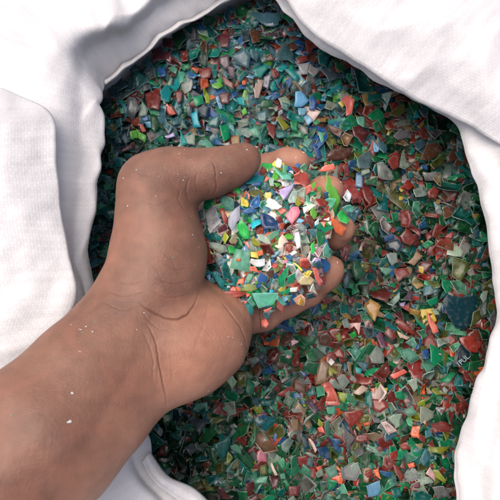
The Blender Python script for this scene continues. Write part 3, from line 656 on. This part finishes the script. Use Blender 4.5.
((100,90,6.25), '''cle 245,110 265,75 300,125 290,160 250,170|blu 255,180 300,155 310,190 265,200|sky 275,200 315,195 325,240 295,235|gre 315,150 350,150 375,210 345,270 320,260|min 305,115 360,130 370,160 315,150|bri 195,190 240,165 250,225 205,220|sal 240,210 265,215 290,260 265,265|lim 185,260 235,250 245,300 200,310|lim 235,250 290,285 280,330 250,310|eme 345,310 395,270 410,345 375,380|clg 290,270 330,260 350,300 315,330|mar 125,370 215,330 220,360 130,390|slt 395,230 410,170 455,235 430,280|lav 405,295 460,265 470,290 420,305|tea 150,400 200,395 190,430 160,430|sla 160,150 180,40 220,50 245,120 205,190|eme 120,125 145,105 150,145 125,150|slt 440,175 490,150 500,200 460,220|sal 405,100 420,85 475,150 440,160|tea 55,280 110,250 115,290 60,300|slt 95,200 130,170 140,220 110,240|slt 130,300 155,265 185,320 160,340|dgr 20,350 70,330 80,390 40,400|dgr 15,400 60,400 60,460 20,450|tea 90,430 140,425 140,480 100,480'''),
]
TR_HAND = [
((195,155,10), '''mar 215,290 270,310 265,390 225,470 190,400|eme 270,310 330,240 400,220 390,320 290,360|brg 370,340 420,285 460,370 440,395|bri 300,390 340,365 425,395 410,435 320,410|min 245,430 290,405 380,440 385,560 290,540'''),
((240,155,10), '''brg 195,105 215,70 320,85 330,130 300,165|cyt 45,215 100,200 240,205 230,265 160,285 60,290|whi 350,80 380,40 420,60 410,140 365,130|min 330,140 360,140 430,195 500,190 500,270 420,260|min 440,100 480,110 465,190 425,180|lav 355,340 440,320 545,280 500,370 435,450|blu 105,310 150,260 220,270 200,310|slt 215,310 260,290 290,350 220,340|oli 80,360 170,325 240,370 200,440 90,400|sal 15,410 60,350 100,400 95,450|yel 240,420 255,370 320,385 310,440 270,450|yel 15,430 70,430 90,490 80,520 15,520|lim 340,280 380,250 415,285 370,320|sal 240,260 265,220 300,240 250,280|cle 290,220 340,230 340,310 300,310|red 195,160 220,110 270,160 235,200|slt 0,240 40,250 70,320 30,360 0,340'''),
((285,155,7.143), '''min 95,85 130,55 165,80 155,120 105,115|blu 70,70 100,55 115,75 90,95|red 65,130 160,125 170,200 140,235 75,165|sal 120,250 170,215 190,255 150,290|lim 180,215 215,190 220,215 200,250|lim 230,230 250,220 265,300 235,295|blu 275,265 310,262 310,325 285,310|lim 305,240 355,140 380,200 395,320 355,395 315,330|whi 400,310 445,245 475,280 455,340 415,345|yeg 70,320 90,290 125,345 100,370 75,355|cle 20,320 55,265 85,270 75,340 30,345|pin 0,430 40,365 95,370 110,410 70,470 50,495 20,460|red 205,320 260,310 310,345 300,370 240,370|ora 270,365 315,365 305,400 280,395|mar 245,405 275,405 280,430 250,435|whi 125,375 155,370 160,400 135,420|min 140,300 165,300 175,360 150,345|lim 180,400 205,370 235,420 215,460 185,450|brg 315,400 360,370 385,345 370,410 330,430|brg 365,440 390,405 430,400 460,470 440,490 390,465|min 375,380 450,355 490,370 480,410 430,405|sal 242,120 262,88 290,72 345,58 362,100 310,115'''),
((195,200,10), '''clg 95,140 160,50 200,0 220,130 260,200 240,230 150,320 120,200|sla 30,120 90,80 100,190 50,200|red 240,90 280,80 330,170 310,240 280,210|cre 270,90 290,70 345,120 330,180|gla 340,130 380,110 450,50 450,180 400,270 370,310 330,250|mar 225,290 300,240 330,290 240,330|tea 160,350 180,320 270,370 250,415 170,390|yeg 280,350 300,315 340,370 300,440 275,400|tan 340,410 400,320 440,380 410,440 360,435|brg 415,260 460,195 530,270 540,390 490,390 450,340|min 400,370 440,380 490,470 450,450|cle 140,470 150,420 300,460 330,520 250,530|brg 330,470 390,430 430,500 400,540 340,530|bri 75,400 130,370 150,420 155,560 200,620 120,640|nav 380,20 415,0 450,50 390,100'''),
((240,200,10), '''cya 100,215 180,150 235,215 160,265 120,290|blu 90,65 120,0 175,-40 190,0 200,70 130,85|blu 20,110 90,75 170,95 150,130 50,140|dbl 200,120 290,150 340,180 380,300 300,290 240,290 210,240|whi 270,30 300,-10 350,10 425,65 375,95 310,100|min 190,60 210,10 260,0 270,40 220,90|min 270,355 330,315 395,310 390,345 310,405|cle 165,345 230,345 300,400 315,450 240,430 190,400|yeg 120,390 150,355 220,440 190,470 130,450|piw 390,390 425,340 450,370 490,420 440,440 420,490 380,480|bri 355,170 410,160 440,220 380,230|red 400,230 450,230 430,300 395,290|gre 20,150 80,140 75,220 30,210|gre 90,310 160,310 150,360 100,370|tea 430,20 480,20 500,100 450,90'''),
((285,200,7.143), '''cle 105,240 150,235 170,330 150,410 115,395|whi 65,230 100,220 115,330 85,350|slt 160,210 215,210 220,270 180,240|gre 220,220 290,240 270,320 225,350|brg 180,330 210,290 215,370 185,390|cle 70,190 110,155 155,195 140,230|sky 80,160 100,130 140,145 115,165|min 270,350 300,305 345,370 320,425 275,400|bri 150,110 190,110 210,160 190,200 150,150|whi 210,160 240,130 245,170 215,185|whi 270,140 320,120 315,150|whi 300,160 330,150 330,185|ora 325,110 380,150 440,200 415,265 360,230 330,170|sal 250,155 290,160 280,200|blu 0,400 40,385 60,410 30,440|sal 105,420 150,410 185,460 150,500 110,470|nav 210,450 240,425 280,480 230,495|whi 30,380 70,360 90,375 50,400|red 10,310 60,330 40,380 10,360'''),
((195,250,7.143), '''dgr 25,220 45,145 170,350 100,340 60,300|tea 120,165 150,150 215,230 200,280 150,220|tea 180,130 210,80 250,140 260,220 200,200|min 290,-10 400,0 385,145 245,125|ora 295,60 325,60 325,80 295,80|whi 390,90 400,60 500,65 500,110 430,120|sal 385,120 430,110 460,160 390,150|yel 400,10 450,10 455,60 400,50|ora 440,10 480,0 490,35 455,45|blu 440,200 470,160 520,190 510,230 450,235|min 360,210 380,165 420,170 375,245|ora 290,270 310,210 350,200 350,230 310,300|oli 315,295 340,250 430,250 445,280 400,300|red 165,345 195,295 250,290 365,310 310,340 235,370 210,405 170,370|tea 260,395 290,375 400,385 420,435 405,465 350,465 300,435|tea 230,235 290,230 290,255 235,255|min 375,360 400,330 440,390 410,405'''),
((255,250,7.143), '''min -20,310 165,305 125,395 25,415|min 165,325 245,400 200,400 150,350|min 225,330 265,320 250,370|eme 155,210 230,110 235,180 210,270 180,260|eme 230,190 290,160 280,240 235,240|eme 170,300 250,265 250,300 190,320|whi 250,270 305,265 300,300 250,300|cya 105,285 130,278 135,300 110,305|sal 55,430 120,405 115,425 75,445|cle 70,450 100,430 150,430 110,470|bro 70,160 130,140 135,190 100,200|cre 315,230 350,180 400,190 435,220 400,250 330,250|yel 335,170 380,150 405,170 375,205|sal 410,125 440,130 490,250 460,260|cle 385,295 415,235 445,320|nav 360,310 395,290 440,330 370,355|red 320,80 380,70 400,110 370,140 330,120|tan 270,350 330,310 360,340 350,400 300,385|amb 305,390 320,340 350,370 330,400|yel 265,90 285,90 340,150 320,150|blu 210,30 250,50 275,70 230,75|pin 190,80 240,70 230,100'''),
]
def parse(tr):
    out = []
    for (ox, oy, s), txt in tr:
        for it in txt.split('|'):
            a = it.split(); key = a[0].strip('*')
            out.append((key, np.array([[ox + float(q.split(',')[0]) / s, oy + float(q.split(',')[1]) / s] for q in a[1:]]), '*' in a[0]))
    return out

# ---- the flakes in the sack
wall_poly = [tuple(p[:2]) for p in rings[1][::6]]
def pile0(X, Y):
    z = np.zeros(X.shape)
    for i in range(X.shape[0]):
        for j in range(X.shape[1]):
            v = Vector((X[i, j], Y[i, j], 0))
            z[i, j] = .008 * mnoise.noise(v * 11) + .004 * mnoise.noise(v * 30 + Vector((4, 2, 0)))
    bl = P(165, 450, 0)
    z -= .022 * np.exp(-((X - bl[0]) ** 2 + (Y - bl[1]) ** 2) / .055 ** 2)
    return z - .012
x0, x1 = min(p[0] for p in wall_poly) - .02, max(p[0] for p in wall_poly) + .02
y0, y1 = min(p[1] for p in wall_poly) - .02, max(p[1] for p in wall_poly) + .02
G = .0025
H = Height(x0, y0, int((x1 - x0) / G), int((y1 - y0) / G), G, pile0)
Hbase = H.h.copy()
flakes = []
NFILL = 8600
placed = 0
while placed < NFILL:
    xs, ys = RNG.uniform(x0, x1), RNG.uniform(y0, y1)
    if not in_poly(np.array([xs]), np.array([ys]), wall_poly)[0]: continue
    placed += 1
    size = float(np.clip(np.exp(RNG.normal(math.log(.0062), .42)), .0022, .013))
    if placed > NFILL * .62: size *= .68
    if placed > NFILL * .82: size = float(RNG.uniform(.0010, .0024))
    r = H.rest(xs, ys, size * .8, .2)
    if r is None: continue
    z, gx, gy = r; p2 = rand_poly(size); t = RNG.uniform(.00015, .0004)
    nrm = np.array([-gx, -gy, 1.0]); nrm /= np.linalg.norm(nrm)
    o3 = np.stack([xs + p2[:, 0], ys + p2[:, 1], z + gx * p2[:, 0] + gy * p2[:, 1]], 1)
    s = project(np.array([xs, ys, z]))
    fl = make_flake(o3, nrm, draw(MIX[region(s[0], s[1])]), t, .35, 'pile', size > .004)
    flakes.append(fl); H.put(xs, ys, size * .7, z, gx, gy, t)
print('filler', round(time.time() - T0, 1))
for key, pix, text in parse(TR_PILE):
    c2 = pix.mean(0)
    c = P(c2[0], c2[1], 0)
    for _ in range(3):
        z = H.h[H.patch(c[0], c[1], .003)].mean(); c = P(c2[0], c2[1], z)
    rad = np.linalg.norm(pix - c2, axis=1).mean() * depth_at(c2[0], c2[1], 0) / F
    z, gx, gy = H.rest(c[0], c[1], rad * .9, .13 if not text else .0, .9)
    c = P(c2[0], c2[1], z + .0008)
    o3, nrm = plane_pts(pix, c, gx, gy)
    t = RNG.uniform(.0002, .00045)
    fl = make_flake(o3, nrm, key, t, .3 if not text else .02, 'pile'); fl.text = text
    if text: tplane = (c, nrm, gx, gy)
    flakes.append(fl); H.put(c[0], c[1], rad * .75, z, gx, gy, t)

# ---- the heap in the hand
HP = [(208,200),(222,186),(245,180),(262,171),(285,169),(302,173),(309,190),(320,204),(328,212),(331,224),(329,240),(324,256),(322,278),(310,292),(290,302),(265,308),(240,304),(222,298),(210,290),(203,275),(200,250),(200,225),(203,208)]
hc = P(268, 236, .05)
def heap0(X, Y):
    r2 = ((X - hc[0]) / .046) ** 2 + ((Y - hc[1]) / .046) ** 2
    z = .050 + .032 * np.clip(1 - r2, -.5, 1)
    for i in range(X.shape[0]):
        for j in range(X.shape[1]):
            z[i, j] += .005 * mnoise.noise(Vector((X[i, j], Y[i, j], 3)) * 45)
    return np.maximum(z - .004, np.minimum(htop, .070))
HH = Height(HX0, HY0, HNX, HNY, HG, heap0)
placed = 0; NH = 1150
while placed < NH:
    px, py = RNG.uniform(196, 352), RNG.uniform(156, 312)
    if not in_poly(np.array([px]), np.array([py]), HP)[0]: continue
    placed += 1
    c = P(px, py, .055); z = HH.h[HH.patch(c[0], c[1], .002)].mean(); c = P(px, py, z)
    size = float(np.clip(np.exp(RNG.normal(math.log(.0038), .4)), .0014, .007))
    if placed > NH * .75: size *= .6
    r = HH.rest(c[0], c[1], size, .28)
    if r is None: continue
    z, gx, gy = r; p2 = rand_poly(size); t = RNG.uniform(.0002, .0005)
    nrm = np.array([-gx, -gy, 1.0]); nrm /= np.linalg.norm(nrm)
    o3 = np.stack([c[0] + p2[:, 0], c[1] + p2[:, 1], z + gx * p2[:, 0] + gy * p2[:, 1]], 1)
    key = draw(MIX['h'])
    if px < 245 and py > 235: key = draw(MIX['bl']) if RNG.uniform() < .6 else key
    elif px > 275 and RNG.uniform() < .4: key = random.choice(('red', 'bri', 'sal', 'piw', 'whi', 'cle', 'piw'))
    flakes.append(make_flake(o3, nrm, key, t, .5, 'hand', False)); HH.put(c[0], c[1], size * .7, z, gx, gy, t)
for key, pix, text in parse(TR_HAND):
    c2 = pix.mean(0); c = P(c2[0], c2[1], .055)
    for _ in range(3):
        z = HH.h[HH.patch(c[0], c[1], .003)].mean(); c = P(c2[0], c2[1], z)
    rad = np.linalg.norm(pix - c2, axis=1).mean() * depth_at(c2[0], c2[1], .055) / F
    r = HH.rest(c[0], c[1], rad * .9, .16, .85)
    z, gx, gy = r; c = P(c2[0], c2[1], z + .0008)
    o3, nrm = plane_pts(pix, c, gx, gy); t = RNG.uniform(.0002, .00045)
    flakes.append(make_flake(o3, nrm, key, t, .42, 'hand')); HH.put(c[0], c[1], rad * .75, z, gx, gy, t)
# one small chip sticks to the little finger's side
key, pix = 'sal', np.array([(261,320),(266,318),(269,324),(266,328),(261.6,326)])
o3, nrm = plane_pts(pix, P(265, 323, .0555), .1, -.25); flakes.append(make_flake(o3, nrm, key, .0004, .2, 'hand'))
print('flakes', len(flakes), round(time.time() - T0, 1))

# ---- which flakes show largest: a small depth buffer of what the photo sees
RS = 1.0; W = 500
zb = np.full((W, W), 1e9); ib = np.full((W, W), -1, int)
def raster(sp2, d, idx):
    xa, xb = int(max(0, math.floor(sp2[:, 0].min()))), int(min(W - 1, math.ceil(sp2[:, 0].max())))
    ya, yb = int(max(0, math.floor(sp2[:, 1].min()))), int(min(W - 1, math.ceil(sp2[:, 1].max())))
    if xb < xa or yb < ya: return
    X, Y = np.meshgrid(np.arange(xa, xb + 1) + .5, np.arange(ya, yb + 1) + .5)
    k = in_poly(X, Y, [tuple(q) for q in sp2]) & (d < zb[ya:yb + 1, xa:xb + 1])
    zb[ya:yb + 1, xa:xb + 1][k] = d; ib[ya:yb + 1, xa:xb + 1][k] = idx
hs = project(hv2)
hx, hy = hs[:, 0].astype(int), hs[:, 1].astype(int)
for dx in (-1, 0, 1):
    for dy in (-1, 0, 1):
        k = (hx + dx >= 0) & (hx + dx < W) & (hy + dy >= 0) & (hy + dy < W)
        np.minimum.at(zb, (hy[k] + dy, hx[k] + dx), hs[k, 2])
edge_poly = [tuple(q[:2]) for q in project(rings[2][::3])]
XX, YY = np.meshgrid(np.arange(W) + .5, np.arange(W) + .5)
outside = ~in_poly(XX, YY, edge_poly)
zb[outside] = np.minimum(zb[outside], .30)
for i, fl in enumerate(flakes):
    n = (len(fl.v) - 2) // 3
    s = project(fl.v[n:2 * n]); raster(s[:, :2], s[:, 2].mean() , i)
cnt = np.bincount(ib[ib >= 0], minlength=len(flakes))
ord_ = np.argsort(-cnt)
single = [int(i) for i in ord_[:312] if cnt[i] > 0]
for i in range(len(flakes)):
    if flakes[i].text and i not in single: single.append(i)
sset = set(single)
ys_, xs_ = np.nonzero(ib >= 0); ids = ib[ys_, xs_]
sx = np.bincount(ids, xs_, len(flakes)); sy = np.bincount(ids, ys_, len(flakes))
for i in single: flakes[i].pix = (sx[i] / max(cnt[i], 1), sy[i] / max(cnt[i], 1)); flakes[i].vis = cnt[i]

def flake_mesh(name, fls, origin):
    vs_, fs, cols = [], [], []; off = 0
    for fl in fls:
        vs_.append(fl.v - origin); base, al = fl.col; ef = RNG.uniform(.2, 1.0)
        edge = base + (np.array([.62, .66, .63]) - base) * ef * (.03 + .65 * al)
        for q, r in zip(fl.f, fl.rim):
            fs.append(tuple(k + off for k in q))
            c = (*edge, al * .35) if r else (*base, al)
            cols.extend([c] * len(q))
        off += len(fl.v)
    me = bpy.data.meshes.new(name); me.from_pydata(np.concatenate(vs_).tolist(), [], fs)
    ca = me.color_attributes.new('col', 'FLOAT_COLOR', 'CORNER'); ca.data.foreach_set('color', np.array(cols, np.float32).ravel())
    me.materials.append(M_FLAKE)
    me.polygons.foreach_set('use_smooth', [not r for fl in fls for r in fl.rim]); me.update()
    o = bpy.data.objects.new(name, me); C.objects.link(o); o.location = origin
    return o

# ---- labels: colour, shape, and where it lies; ties are told apart by their order across the photo
SPOT_H = [((214,205),'in the hand beside the thumb joint'), ((247,182),'in the hand below the thumb tip'), ((290,172),'in the hand by the index fingertip'),
          ((333,205),'in the hand by the middle fingertip'), ((335,240),'in the hand by the ring fingertip'), ((315,278),'in the hand by the little fingertip'),
          ((268,300),'in the hand along the little finger'), ((216,265),'in the hand against the thumb base'), ((268,235),'in the middle of the handful'), ((300,235),'in the right half of the handful')]
SPOT_P = [((125,90),'in the sack by the upper left rim'), ((170,70),'in the sack near the grey inner wall'), ((115,170),'in the sack left of the thumb knuckle'),
          ((165,130),'in the sack above the thumb knuckle'), ((215,125),'in the sack above the thumb'), ((235,35),'in the sack at the top edge'),
          ((290,60),'in the sack below the upper right rim'), ((285,110),'in the sack above the index finger'), ((350,95),'in the sack under the sloping right rim'),
          ((340,145),'in the sack above the middle finger'), ((410,130),'in the sack by the upper right corner'), ((390,175),'in the sack upper right of the hand'),
          ((450,180),'in the sack by the right rim above the middle'), ((385,235),'in the sack right of the fingertips'), ((445,240),'in the sack by the right rim'),
          ((375,300),'in the sack right of the little fingertip'), ((440,310),'in the sack around the big navy flake'), ((460,350),'in the sack by the lower right rim'),
          ((310,345),'in the sack below the little finger'), ((265,370),'in the sack below the palm heel'), ((200,410),'in the shadow under the wrist'),
          ((385,370),'in the sack lower right of the hand'), ((350,400),'in the lower middle right of the sack'), ((430,410),'in the sack left of the lower right rim'),
          ((230,450),'in the sack bottom left'), ((285,430),'in the sack bottom middle'), ((330,470),'on the bottom edge, middle'),
          ((390,460),'on the bottom edge, right'), ((435,470),'in the bottom right corner of the sack')]
SHAPE = {3: 'three-cornered', 4: 'four-cornered', 5: 'five-cornered', 6: 'six-cornered', 7: 'jagged', 8: 'jagged', 9: 'jagged'}
groups = {}
for i in single:
    fl = flakes[i]; sp_ = SPOT_H if fl.where == 'hand' else SPOT_P
    spot = min(sp_, key=lambda s: (s[0][0] - fl.pix[0]) ** 2 + (s[0][1] - fl.pix[1]) ** 2)[1]
    groups.setdefault((PAL[fl.key][2], SHAPE[fl.n], spot), []).append(i)
ORDN = ['second', 'third', 'fourth', 'fifth', 'sixth', 'seventh']
labels = {}
for (cn, shp, spot), ids_ in groups.items():
    if len(ids_) == 1:
        labels[ids_[0]] = f'{cn} {shp} plastic flake {spot}'; continue
    pp = np.array([flakes[i].pix for i in ids_]); ax = 0 if np.ptp(pp[:, 0]) >= np.ptp(pp[:, 1]) else 1
    o_ = [ids_[k] for k in np.argsort(pp[:, ax])]; n = len(o_)
    ends = ('leftmost', 'rightmost', 'from left') if ax == 0 else ('topmost', 'lowest', 'from top')
    for k, i in enumerate(o_):
        wd = ends[0] if k == 0 else ends[1] if k == n - 1 else f'{ORDN[k - 1]} {ends[2]}'
        labels[i] = f'{cn} {shp} plastic flake {spot}, {wd}'
for i in single:
    fl = flakes[i]
    o = flake_mesh('plastic_flake', [fl], fl.ctr)
    lab = labels[i]
    if fl.text: lab = 'navy plastic flake with white printed letters by the lower right rim'
    tag(o, lab, 'plastic flake', 'flakes heaped in the hand' if fl.where == 'hand' else 'flakes filling the sack')
    if fl.text:
        tc = bpy.data.curves.new('printed_letters', 'FONT'); tc.body = '1PUL.'; tc.size = .0045; tc.align_x = 'CENTER'; tc.align_y = 'CENTER'
        tc.extrude = .00005
        to = bpy.data.objects.new('printed_letters', tc); C.objects.link(to)
        dg = bpy.context.evaluated_depsgraph_get()
        tm = bpy.data.meshes.new_from_object(to.evaluated_get(dg)); bpy.data.objects.remove(to)
        tm.materials.clear(); tm.materials.append(M_INK)
        lt = bpy.data.objects.new('printed_letters', tm); C.objects.link(lt); lt.parent = o
        c, nrm, gx, gy = tplane
        a, b = plane_pts([(457.5, 365.5), (468.5, 355.5)], c, gx, gy)[0]
        xa = Vector(b - a).normalized(); zn = Vector(nrm); ya = zn.cross(xa)
        mt = Matrix((xa, ya, zn)).transposed().to_4x4(); mt.translation = Vector((a + b) / 2) + zn * .0012 - Vector(fl.ctr)
        lt.matrix_local = mt
rest_p = [f for i, f in enumerate(flakes) if i not in sset and f.where == 'pile']
rest_h = [f for i, f in enumerate(flakes) if i not in sset and f.where == 'hand']
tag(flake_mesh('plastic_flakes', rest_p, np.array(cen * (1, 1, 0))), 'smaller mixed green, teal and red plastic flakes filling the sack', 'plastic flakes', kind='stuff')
tag(flake_mesh('plastic_chips', rest_h, np.array(hc)), 'small bright mixed plastic chips heaped in the cupped hand', 'plastic chips', kind='stuff')
# packed flakes below the loose top layers, one sheet coloured dark as gap shade
nx, ny = H.h.shape; vs_ = []; fs = []; idm = -np.ones((nx, ny), int)
ins = in_poly(H.X, H.Y, wall_poly)
for i in range(0, nx, 2):
    for j in range(0, ny, 2):
        idm[i, j] = len(vs_); vs_.append((H.X[i, j], H.Y[i, j], Hbase[i, j] - .004))
for i in range(0, nx - 2, 2):
    for j in range(0, ny - 2, 2):
        if ins[i, j]: fs.append((idm[i, j], idm[i + 2, j], idm[i + 2, j + 2], idm[i, j + 2]))
M_UNDER = mat_plain('shaded_packed_flakes', (.05, .11, .09), .5, 140, .8)
tag(obj('shaded_packed_flakes', vs_, fs, M_UNDER), 'densely packed flakes under the loose top layer, darkened to stand for shade', 'plastic flakes', kind='stuff')

# ---- plastic dust sticking to the skin
bvs, bfs, bcs = [], [], []
dust = []
DU = [(72,393,2.2),(70,422,3.0),(80,330,1.7),(83,333,1.5),(86,327,1.3),(93,332,1.2),(84,344,1.2),(80,352,1.4),(95,322,1.2),(137,170,1.2),(128,206,1.0),(124,178,1.0),(226,160,1.2),(221,173,1.0),(247,150,1.0),
      (336,263,2.6),(334,176,1.4),(340,182,1.4),(322,178,1.2),(310,166,1.5),(303,153,1.6),(296,158,1.2),(330,170,1.0),(338,206,1.3),(326,186,1.0),(12,415,1.3),(150,285,.8),(137,330,.9)]
DU += [(float(RNG.uniform(60, 260)), float(RNG.uniform(150, 400)), float(RNG.uniform(.4, .9))) for _ in range(70)]
from mathutils.bvhtree import BVHTree
bvh = BVHTree.FromPolygons([tuple(v) for v in hv2], [tuple(p.vertices) for p in me_hand.polygons])
for px, py, r in DU:
    h = bvh.ray_cast(Vector(CAM), Vector(ray(px, py)))
    if h[0] is None: continue
    n = h[1] if h[1].z > 0 else -h[1]; c = np.array(h[0]) + np.array(n) * .0002
    n = np.array(n); a = np.cross(n, (0, 1, .3)); a /= np.linalg.norm(a); b = np.cross(n, a)
    k = 5; rr = r * np.linalg.norm(c - CAM) / F * .95
    ang = np.sort(RNG.uniform(0, 6.28, k)); o3 = np.array([c + (a * math.cos(t) + b * math.sin(t) * RNG.uniform(.4, 1)) * rr * RNG.uniform(.6, 1.2) for t in ang])
    dust.append(make_flake(o3, n, 'whi' if RNG.uniform() < .8 else 'min', .0002, .2, 'hand', False))
tag(flake_mesh('plastic_dust', dust, np.array(P(100, 300, .09))), 'tiny white plastic specks stuck to the skin', 'plastic dust', kind='stuff')
print('done', round(time.time() - T0, 1), 'singles', len(single), 'tris', sum(len(f.f) for f in flakes))
